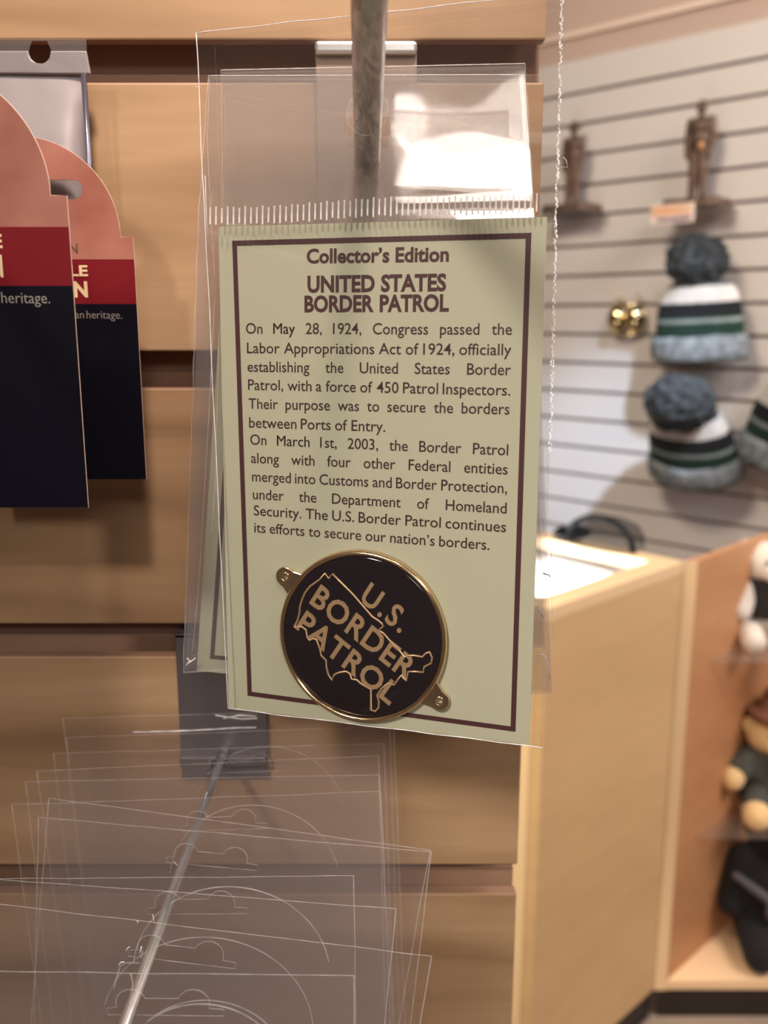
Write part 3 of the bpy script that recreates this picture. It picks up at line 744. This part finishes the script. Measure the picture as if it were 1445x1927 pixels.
# silver pouch behind them
FOIL = P('silver_foil', rgb(150, 140, 140), .5, .3, bump=.0006, bscale=60)
Yp = .236
M0 = Matrix.Translation((0, Yp, CAMZ)) @ Matrix.Rotation(R(90), 4, 'X'); MI = M0.inverted()
def qp(px, py): v = MI @ atY(px, py, Yp); return (v.x, v.y)
po = empty('foil_pouch', 'silver grey pouch with round hang hole behind the dome-topped cards', 'pouch', M=M0)
hcx, hcy = qp(77, 100); rh = .0026
top_, bot_ = qp(0, 98)[1], qp(0, 139)[1]; xr = qp(169, 120)[0]; xl = -.125
a_ = math.asin((top_ - hcy) / rh)
n_ = [(hcx + rh * math.cos(a_ + (-math.pi - 2 * a_) * i / 20), hcy + rh * math.sin(a_ + (-math.pi - 2 * a_) * i / 20)) for i in range(21)]
n_ = n_[::-1]
hd = [(xl, bot_), (xr + .0004, bot_ - .0003), (xr - .0003, top_)] + n_[::-1] + [(xl, top_)]
obj('header_strip', poly(bmesh.new(), [hd], thick=.0008, z=.0012), FOIL, po, bevel=.0003)
# clear hanger flap above the header
tf = qp(0, 74)[1]
obj('clear_flap', poly(bmesh.new(), [[(xl, top_ - .002), (xr - .0004, top_ - .002), (xr - .0004, tf), (xl, tf)], [(hcx + rh * 1.02 * math.cos(2 * math.pi * i / 24), hcy + rh * 1.02 * math.sin(2 * math.pi * i / 24)) for i in range(24)]] if False else [[(xl, top_), (hcx - rh, top_), (hcx - rh, top_ + .0005), (hcx - .0018, hcy + rh), (hcx + .0018, hcy + rh), (hcx + rh, top_ + .0005), (hcx + rh, top_), (xr - .0004, top_), (xr - .0004, tf), (xl, tf)]], z=.0004), film('pouch_flap', haze=.14, rough=.2), po)
bm = bmesh.new(); NX, NY = 30, 24; xb = qp(156, 150)[0]; yb0, yb1 = qp(0, 141)[1], qp(0, 620)[1]; g = {}
for j in range(NY + 1):
    for i in range(NX + 1):
        s_, t_ = i / NX, j / NY
        x = xl + (xb - xl) * s_ + (.0005 * t_ * s_); y = yb0 + (yb1 - yb0) * t_
        dcol = (1 - s_) * (xb - xl)
        zz_ = .0045 * min(1, t_ * 3) * (min(1, dcol / .004) ** .5) + .0006 * noise.noise(Vector((x * 60, y * 40, 2)))
        g[i, j] = bm.verts.new((x, y, zz_))
for j in range(NY):
    for i in range(NX): bm.faces.new((g[i, j], g[i, j + 1], g[i + 1, j + 1], g[i + 1, j]))
obj('pouch_body', bm, FOIL, po, smooth=True)
obj('side_seal', T([(xb + .0006, yb0, .0012), (xb + .0006, (yb0 + yb1) / 2, .0012), (xb + .0012, yb1, .0012)], .0007, n=8), P('foil_seal', rgb(120, 116, 130), .25, .7), po, smooth=True)

# ------------------------------------------------------------------ things on the white wall
WQ = Matrix(((-wdir.x, -wn.x, 0, 0), (-wdir.y, -wn.y, 0, 0), (0, 0, 1, 0), (0, 0, 0, 1)))    # local x right along wall, y into wall, z up
def wall_frame(px, py, off):
    p = WP(px, py) + wn * off
    return Matrix.Translation(p) @ WQ
def pxm(px, py): return 1 / ((WP(px + 1, py) - WP(px, py)).dot(-wdir))   # px per metre along the wall
BRZ = P('bronze_patina', rgb(84, 66, 56), .5, .25, col2=rgb(118, 94, 80), vscale=60)
AC2 = film('acrylic_bracket', haze=.06, rough=.05, bump=0)
def statue(px, py, H, label, hat, basew, glow=False):
    """py = pixel height of the base bottom; H = figure height without base"""
    M = wall_frame(px, py, .055)
    e = empty('statuette', label, 'figurine', M=M)
    s = H
    bm = bmesh.new(); hb = .020
    bm2 = bmesh.new(); box(bm2, -basew / 2, basew / 2, -.035, .035, 0, hb)
    bmesh.ops.subdivide_edges(bm2, edges=bm2.edges, cuts=4, use_grid_fill=True)
    for v in bm2.verts:
        if v.co.z > hb * .5: v.co.z += .005 * noise.noise(v.co * 40); v.co.x *= .93
        v.co.x += .004 * noise.noise(v.co * 30 + Vector((3, 1, 2)))
    obj('base', bm2, BRZ, e, smooth=True)
    z0 = hb
    def Z(f): return z0 + s * f
    P_ = []
    for sg in (-1, 1):
        P_ += [((sg * .060 * s, 0, Z(.045)), .044 * s, (sg * .052 * s, .0, Z(.27)), .056 * s), ((sg * .052 * s, 0, Z(.27)), .058 * s, (sg * .045 * s, 0, Z(.50)), .072 * s)]
        P_ += [((sg * .066 * s, -.035 * s, Z(.018)), (.034 * s, .065 * s, .022 * s))]
        P_ += [((sg * .118 * s, 0, Z(.80)), .044 * s, (sg * .148 * s, .012 * s, Z(.62)), .038 * s), ((sg * .148 * s, .012 * s, Z(.62)), .036 * s, (sg * .128 * s, -.03 * s, Z(.47)), .029 * s), ((sg * .125 * s, -.035 * s, Z(.445)), (.024 * s, .024 * s, .032 * s))]
    P_ += [((0, 0, Z(.52)), (.112 * s, .078 * s, .075 * s)), ((0, 0, Z(.62)), (.106 * s, .072 * s, .10 * s)), ((0, 0, Z(.74)), (.126 * s, .080 * s, .095 * s)), ((0, .0, Z(.82)), (.085 * s, .05 * s, .03 * s)),
           ((0, 0, Z(.82)), .034 * s, (0, -.005 * s, Z(.89)), .032 * s), ((0, -.006 * s, Z(.935)), (.056 * s, .062 * s, .068 * s)), ((0, -.062 * s, Z(.93)), (.010 * s, .014 * s, .016 * s))]
    obj_ = blob('figure', P_, BRZ, e, voxel=.0026)
    obj('belt', lathe(bmesh.new(), [(.114 * s, Z(.53)), (.117 * s, Z(.54)), (.114 * s, Z(.555))], 24, Matrix.Diagonal((1, .72, 1, 1))), P('dark_bronze', rgb(72, 50, 42), .5, .4), e)
    if hat:
        obj('hat', lathe(bmesh.new(), [(0, Z(1.035)), (.030 * s, Z(1.03)), (.048 * s, Z(1.0)), (.052 * s, Z(.968)), (.092 * s, Z(.962)), (.098 * s, Z(.956)), (.09 * s, Z(.95)), (.04 * s, Z(.95))], 28), BRZ, e, smooth=True)
    else:
        obj('hair', lathe(bmesh.new(), [(0, Z(1.012)), (.030 * s, Z(1.005)), (.050 * s, Z(.97)), (.053 * s, Z(.945)), (.048 * s, Z(.94))], 20), BRZ, e, smooth=True)
    if glow:
        obj('holster', lathe(bmesh.new(), [(0, Z(.58)), (.03 * s, Z(.575)), (.034 * s, Z(.54)), (.022 * s, Z(.50)), (0, Z(.49))], 16, Matrix.Translation((.045 * s, -.07 * s, 0))), P('light_bronze', rgb(200, 150, 100), .4, .4), e, smooth=True)
    # the clear bracket it stands on
    a = empty('clear_bracket', 'clear plastic wall shelf under the ' + ('hatted' if hat else 'bareheaded') + ' bronze figure', 'bracket', M=M)
    bm = bmesh.new(); box(bm, -basew / 2 - .01, basew / 2 + .01, -.045, .054, -.003, 0); box(bm, -basew / 2 - .01, basew / 2 + .01, .0505, .054, -.03, -.003)
    obj('shelf_plate', bm, AC2, a)
    return M
statue(1096, 405, .190, 'bronze figure in a brimmed hat standing on the white wall, left of two', True, .135)
Ms = statue(1328, 397, .208, 'taller bareheaded bronze figure standing on the white wall', False, .135, True)
M = wall_frame(1303, 408, .104)
tg = empty('price_label', 'small orange and white label below the bareheaded bronze figure', 'label', M=M)
obj('label_card', B(-.052, .052, 0, .001, -.022, .020), P('label_white', rgb(240, 224, 214), .5), tg)
obj('label_picture', B(-.050, .046, -.0006, 0, -.006, .017), P('label_orange', rgb(226, 160, 116), .5, col2=rgb(240, 206, 180), vscale=40), tg)
obj('label_print', B(-.036, .044, -.0006, 0, -.018, -.009), P('label_dark', rgb(90, 66, 100), .5, col2=rgb(200, 170, 180), vscale=80), tg)
tg.rotation_euler.rotate_axis('Y', R(0))

# gold ornament
M = wall_frame(1187, 600, .028)
orn = empty('brass_ornament', 'small shiny brass double-domed ornament hanging on the white wall', 'ornament', M=M)
BR2 = P('shiny_brass', (.85, .68, .38, 1), .12, 1)
for sx in (-.024, .026):
    obj('dome', lathe(bmesh.new(), [(0, .020), (.012, .018), (.021, .010), (.025, 0), (.027, -.002), (.021, -.010), (0, -.014)], 32, Matrix.Translation((sx, 0, 0)) @ Matrix.Rotation(R(90), 4, 'X') @ Matrix.Diagonal((1, 1.35, 1, 1))), BR2, orn, smooth=True)
obj('bridge', T([(-.03, .0, .028), (0, 0, .034), (.034, 0, .030)], .006, n=12), BR2, orn, smooth=True)
obj('lower_bar', T([(-.034, .006, -.034), (0, .006, -.040), (.034, .006, -.033)], .005, n=10), BR2, orn, smooth=True)
for sx in (-.024, .030): obj('prong', T([(sx, .026, .045), (sx, .0, .048), (sx, -.004, .062)], .0028, n=10), BR2, orn, smooth=True)

# knitted beanies
def knit_mat(name, bands):
    m, t, N, L = nt(name)
    o = N.new('ShaderNodeOutputMaterial'); b = N.new('ShaderNodeBsdfPrincipled'); L.new(b.outputs[0], o.inputs[0]); b.inputs['Roughness'].default_value = .9; b.inputs['Sheen Weight'].default_value = 0
    tc = N.new('ShaderNodeTexCoord'); sx = N.new('ShaderNodeSeparateXYZ'); L.new(tc.outputs['Object'], sx.inputs[0])
    r = N.new('ShaderNodeValToRGB'); r.color_ramp.interpolation = 'CONSTANT'
    mr = N.new('ShaderNodeMapRange'); mr.inputs[1].default_value = 0; mr.inputs[2].default_value = .2; L.new(sx.outputs[2], mr.inputs[0])
    n = N.new('ShaderNodeTexNoise'); n.inputs['Scale'].default_value = 220; L.new(tc.outputs['Object'], n.inputs[0])
    ad = N.new('ShaderNodeMath'); ad.operation = 'MULTIPLY_ADD'; ad.inputs[1].default_value = .03; L.new(n.outputs[0], ad.inputs[0]); L.new(mr.outputs[0], ad.inputs[2]); L.new(ad.outputs[0], r.inputs[0])
    e = r.color_ramp.elements; e[0].position = 0; e[0].color = bands[0][1]; e[1].position = bands[1][0] / .2 + .015; e[1].color = bands[1][1]
    for z, c in bands[2:]: q = e.new(z / .2 + .015); q.color = c
    L.new(r.outputs[0], b.inputs['Base Color'])
    w_ = N.new('ShaderNodeTexWave'); w_.inputs['Scale'].default_value = 70; w_.inputs['Distortion'].default_value = 3; L.new(tc.outputs['Object'], w_.inputs[0])
    bp = N.new('ShaderNodeBump'); bp.inputs['Distance'].default_value = .003; L.new(w_.outputs[1], bp.inputs['Height']); L.new(bp.outputs[0], b.inputs['Normal'])
    return m
WH_, BK_, GN_, GY_, LG_ = rgb(236, 230, 222), rgb(20, 20, 26), rgb(24, 56, 44), rgb(92, 96, 100), rgb(150, 158, 152)
KNIT = knit_mat('striped_knit', [(0, GN_), (.058, LG_), (.068, GN_), (.074, BK_), (.104, WH_), (.140, GY_)])
CUFF = P('grey_melange_knit', rgb(92, 96, 98), .95, col2=rgb(150, 156, 160), vscale=55, bump=.003, bscale=160)
POM = P('dark_grey_yarn', rgb(28, 31, 34), .95, col2=rgb(66, 70, 72), vscale=45, bump=.004, bscale=120)
def beanie(px, py, off, sc, tilt, roll, label, ky=.55, pomdz=0.0, ps=1.15):
    M = wall_frame(px, py, off) @ Matrix.Rotation(R(roll), 4, 'Y') @ Matrix.Rotation(R(tilt), 4, 'X') @ Matrix.Scale(sc, 4)
    e = empty('knit_beanie', label, 'hat', M=M, group='striped pom-pom beanies')
    prof = [(.104, .004), (.106, .02), (.105, .05), (.100, .08), (.094, .105), (.086, .130), (.068, .148), (.035, .158), (0, .160)]
    bm = lathe(bmesh.new(), prof, 64, Matrix.Diagonal((1, ky, 1, 1)))
    for v in bm.verts:
        v.co += Vector(v.co).normalized() * .004 * noise.noise(v.co * 18 + Vector((px, 0, 0)))
    obj('crown', bm, KNIT, e, smooth=True)
    bm = lathe(bmesh.new(), [(.100, .030), (.112, .028), (.117, .015), (.119, -.006), (.116, -.022), (.110, -.030), (.100, -.026), (.097, .0)], 64, Matrix.Diagonal((1, ky, 1, 1)))
    for v in bm.verts: v.co.z += .006 * noise.noise(Vector((v.co.x * 22, v.co.y * 22, px))); v.co.x *= 1 + .03 * noise.noise(v.co * 25)
    obj('cuff', bm, CUFF, e, smooth=True)
    bm = bmesh.new(); bmesh.ops.create_icosphere(bm, subdivisions=5, radius=1)
    for v in bm.verts:
        n = v.co.copy(); k_ = 1 + .16 * noise.noise(n * 3.2 + Vector((px * .1, 0, 0))) + .11 * noise.noise(n * 9)
        v.co = Vector((n.x * .060, n.y * .05, n.z * .052)) * k_ * ps + Vector((0, -.022 if ps > 1.2 else -.01, .195 + pomdz))
    obj('pompom', bm, POM, e, smooth=True)
    return e
beanie(1340, 652, .075, .97, 4, -2, 'upper striped knit beanie with dark pom-pom on the white wall')
beanie(1336, 868, .085, .97, 26, 0, 'lower striped knit beanie with round dark pom-pom and pale cuff', pomdz=-.012, ky=.6, ps=1.3)
beanie(1512, 846, .084, 1.0, 12, 14, 'striped knit beanie half cut off at the right, behind the lower one')

# black mesh cap on the counter's far frame
capM = Matrix.Translation(CM @ Vector((.27, D - .02, HT))) 
pc = on_plane(1140, 1024, Vector((0, 0, HT)), Vector((0, 0, 1)))
cpx = empty('mesh_cap', 'black mesh cap lying on the far edge of the lit counter', 'cap', M=Matrix.Translation((pc.x, pc.y, HT)) @ Matrix.Rotation(R(-42), 4, 'Z') @ Matrix.Scale(.82, 4))
mshm, t_, N_, L_ = nt('black_mesh'); oo = N_.new('ShaderNodeOutputMaterial'); a1 = N_.new('ShaderNodeBsdfTransparent'); a2 = N_.new('ShaderNodeBsdfDiffuse'); a2.inputs[0].default_value = (.02, .02, .022, 1); mx = N_.new('ShaderNodeMixShader'); mx.inputs[0].default_value = .4
L_.new(a1.outputs[0], mx.inputs[1]); L_.new(a2.outputs[0], mx.inputs[2]); L_.new(mx.outputs[0], oo.inputs[0])
BLK = P('black_trim', rgb(9, 9, 10), .7, spec=.2)
bm = lathe(bmesh.new(), [(.072, 0), (.070, .022), (.060, .040), (.038, .050), (0, .053)], 40, Matrix.Diagonal((1.05, .9, 1, 1)))
obj('mesh_crown', bm, mshm, cpx, smooth=True)
obj('arched_rim', T([(.072 * math.cos(R(a)), -.03, .058 * math.sin(R(a))) for a in range(0, 181, 9)], .006, n=10), BLK, cpx, smooth=True)
obj('brim', blob('tmp', [((-.085, 0, .012), (.038, .045, .010))], BLK, cpx, voxel=.003).data, None, cpx) if False else blob('brim', [((-.075, .0, .012), (.036, .045, .012))], BLK, cpx, voxel=.003)

# ------------------------------------------------------------------ plush toys in the shelf unit
WF = P('white_plush', rgb(240, 232, 222), .95, bump=.003, bscale=260, sheen=.4)
TF = P('tan_plush', rgb(224, 176, 132), .95, bump=.003, bscale=260, sheen=.4)
CF = P('cream_plush', rgb(244, 208, 150), .95, bump=.003, bscale=260, sheen=.4)
BF = P('black_plush', rgb(22, 20, 26), .9, bump=.003, bscale=260, sheen=.05)
VB = P('black_vest_cloth', rgb(36, 32, 32), .8)
CAMO = P('dark_green_grey_cloth', rgb(58, 60, 58), .9, col2=rgb(86, 86, 80), vscale=35)
EYE = P('black_bead', (.01, .01, .01, 1), .2)
def face(e, c, r, n=2):
    """bead eyes and a nose on the camera side of a head"""
    for sx in (-1, 1): obj('eye', lathe(bmesh.new(), [(0, .004), (.003, .002), (.004, 0), (.003, -.002), (0, -.004)], 12, Matrix.Translation((c[0] + sx * r * .38, c[1] - r * .88, c[2] + r * .18))), EYE, e, smooth=True)
    obj('nose', lathe(bmesh.new(), [(0, .004), (.005, .002), (.006, 0), (.003, -.004), (0, -.005)], 12, Matrix.Translation((c[0], c[1] - r * 1.32, c[2] - r * .15))), EYE, e, smooth=True)
# white dog: head (px 1405..1475, 1030..1100), sits on the upper shelf
def at_u(px, Y, z): v = atY(px, 1200, Y); return Vector((v.x, v.y, z))
def plush(nm, label, cat, px, Y, z): 
    v = atY(px, 1200, Y)
    rr = ray(px, 1200); 
    return empty(nm, label, cat, loc=(v.x, Y, z))
def X_at(px, py, Y): return atY(px, py, Y).x
Yd = 1.44
dg = empty('plush_dog', 'white plush dog in a black vest on the upper clear shelf', 'plush toy', loc=(X_at(1432, 1200, Yd), Yd, SH[0]))
blob('body', [((0, 0, .062), (.040, .034, .052)), ((0, 0, .13), (.043, .040, .038)), ((0, -.035, .122), (.020, .022, .017)),
              ((-.030, -.01, .095), .016, (-.050, -.03, .058), .017), ((.030, -.01, .095), .016, (.048, -.03, .058), .017),
              ((-.030, -.02, .020), .021, (-.038, -.062, .018), .020), ((.030, -.02, .020), .021, (.038, -.062, .018), .020)], WF, dg, voxel=.003)
for sx in (-1, 1): blob('ear', [((sx * .040, -.002, .140), (.014, .018, .034)), ((sx * .044, -.004, .122), (.012, .015, .022))], WF, dg, voxel=.003)
face(dg, (0, 0, .133), .04)
obj('vest', lathe(bmesh.new(), [(.041, .112), (.046, .09), (.047, .065), (.044, .045)], 32, Matrix.Diagonal((.98, .90, 1, 1))), VB, dg, smooth=True)
# bear in dark cloth with a brown hat
Yb = 1.43
br = empty('plush_bear', 'tan plush bear in dark green clothes and brown hat on the lower clear shelf', 'plush toy', loc=(X_at(1440, 1500, Yb), Yb, SH[1]))
blob('body', [((0, 0, .055), (.040, .032, .045)), ((0, 0, .128), (.040, .036, .034)), ((0, -.034, .118), (.020, .016, .015)),
              ((-.034, 0, .142), (.014, .010, .014)), ((.034, 0, .142), (.014, .010, .014)),
              ((-.035, 0, .088), .015, (-.066, -.028, .064), .017), ((.035, 0, .088), .015, (.066, -.028, .064), .017),
              ((-.026, -.02, .018), .019, (-.036, -.058, .020), .022), ((.026, -.02, .018), .019, (.036, -.058, .020), .022)], CF, br, voxel=.003)
blob('jacket', [((0, 0, .068), (.046, .040, .046)), ((-.030, -.002, .088), .021, (-.052, -.016, .074), .020), ((.030, -.002, .088), .021, (.052, -.016, .074), .020), ((-.024, -.012, .03), .024, (-.028, -.036, .028), .022), ((.024, -.012, .03), .024, (.028, -.036, .028), .022)], CAMO, br, voxel=.003)
face(br, (0, 0, .130), .038)
HATM = P('brown_felt', rgb(126, 84, 62), .9)
obj('hat', lathe(bmesh.new(), [(0, .205), (.020, .203), (.028, .190), (.031, .168), (.052, .166), (.054, .162), (.050, .158), (.026, .158)], 32, Matrix.Rotation(R(4), 4, 'Y')), HATM, br, smooth=True)
obj('yellow_badge', lathe(bmesh.new(), [(0, .003), (.009, .003), (.011, 0), (.010, -.002)], 20, Matrix.Translation((-.004, -.041, .088)) @ Matrix.Rotation(R(90), 4, 'X')), P('yellow_patch', rgb(212, 170, 60), .5), br, smooth=True)
# black plush on the deck
Yk = 1.42
bk = empty('plush_bear', 'large black plush bear with grey strap sitting on the bottom shelf', 'plush toy', loc=(X_at(1436, 1750, Yk), Yk, HB + .012))
blob('body', [((0, 0, .11), (.078, .062, .085)), ((0, 0, .215), (.052, .048, .045)), ((0, -.04, .205), (.026, .022, .018)),
              ((-.036, 0, .25), (.016, .012, .018)), ((.036, 0, .25), (.016, .012, .018)),
              ((-.055, -.01, .165), .026, (-.078, -.03, .085), .024), ((.055, -.01, .165), .026, (.078, -.03, .085), .024),
              ((-.035, -.03, .045), .036, (-.048, -.10, .032), .031), ((.035, -.03, .045), .036, (.05, -.10, .032), .031)], BF, bk, voxel=.004)
face(bk, (0, 0, .215), .048)
blob('grey_strap', [((-.080, -.045, .150), .008, (-.02, -.076, .115), .010), ((-.02, -.076, .115), .012, (.05, -.064, .120), .010), ((-.015, -.078, .100), (.022, .010, .024))], P('grey_cloth', rgb(84, 80, 84), .7), bk, voxel=.003)

dg.scale = (1.0,) * 3; br.scale = (1.1,) * 3; bk.scale = (.95,) * 3

# glints drawn as white tubes where the empty sleeves bend round the wire
for i, pl in ((4, ((390, 1490), (386, 1500), (388, 1510))), (7, ((327, 1621), (333, 1628), (336, 1636))), (9, ((287, 1721), (289, 1728), (290, 1736))), (9, ((258, 1733), (260, 1737))),
              (10, ((237, 1789), (240, 1784), (244, 1782))), (10, ((262, 1795), (265, 1787), (266, 1781))), (10, ((223, 1817), (227, 1811), (234, 1810))), (11, ((262, 1800), (267, 1799), (268, 1790))),
              (11, ((214, 1860), (220, 1838), (226, 1818), (236, 1812), (262, 1812))), (11, ((246, 1832), (250, 1850), (246, 1880), (240, 1905)))):
    e_ = sleeves[i]; MI_ = e_.matrix_world.inverted(); Y_ = e_.location.y
    obj('crease_glint', T([MI_ @ atY(a, b, Y_ - .0006) for a, b in pl], .00013, n=6), EDGE if i != 11 else EDGE2, e_, smooth=True)

def crease_glints(e_, rows):
    MI_ = e_.matrix_world.inverted(); 
    for rad, m, pl in rows:
        o_ = e_.matrix_world.translation; n_ = e_.matrix_world.to_3x3() @ Vector((0, 0, 1))
        obj('crease_glint', T([MI_ @ (on_plane(a, b, o_ + n_ * .0030, n_)) for a, b in pl], rad, n=6), m, e_, smooth=True)  # pale tubes stand for film folds and the glints along them
sl = [o for o in S.objects if o.name.startswith('clear_sleeve')]
sB = [o for o in sl if 'second from the front' in o['label']][0]; sC = [o for o in sl if 'third from' in o['label']][0]
bpy.context.view_layer.update()
crease_glints(sB, [(.00010, EDGE2, ((394, 150), (390, 260), (396, 400), (404, 520))), (.00012, EDGE, ((386, 330), (388, 400), (392, 470))), (.00009, EDGE2, ((404, 560), (392, 800), (374, 1100), (362, 1225))),
             (.00016, EDGE, ((352, 1238), (358, 1246), (368, 1238))), (.00022, EDGE, ((350, 1252), (355, 1247), (360, 1244))), (.00010, EDGE2, ((412, 620), (406, 900), (398, 1000)))])
crease_glints(sC, [(.00012, EDGE2, ((1008, 1000), (1018, 1002), (1034, 1000))), (.00012, EDGE2, ((1026, 1028), (1037, 1030), (1038, 1130), (1041, 1205), (1034, 1206))), (.00024, EDGE, ((1012, 1140), (1017, 1152), (1024, 1164))),
             (.00012, EDGE2, ((1012, 1234), (1022, 1262), (1034, 1300))), (.00020, EDGE, ((1012, 1233), (1020, 1232), (1026, 1236), (1036, 1278))), (.0001, EDGE2, ((1012, 1010), (1022, 1100), (1016, 1230)))])
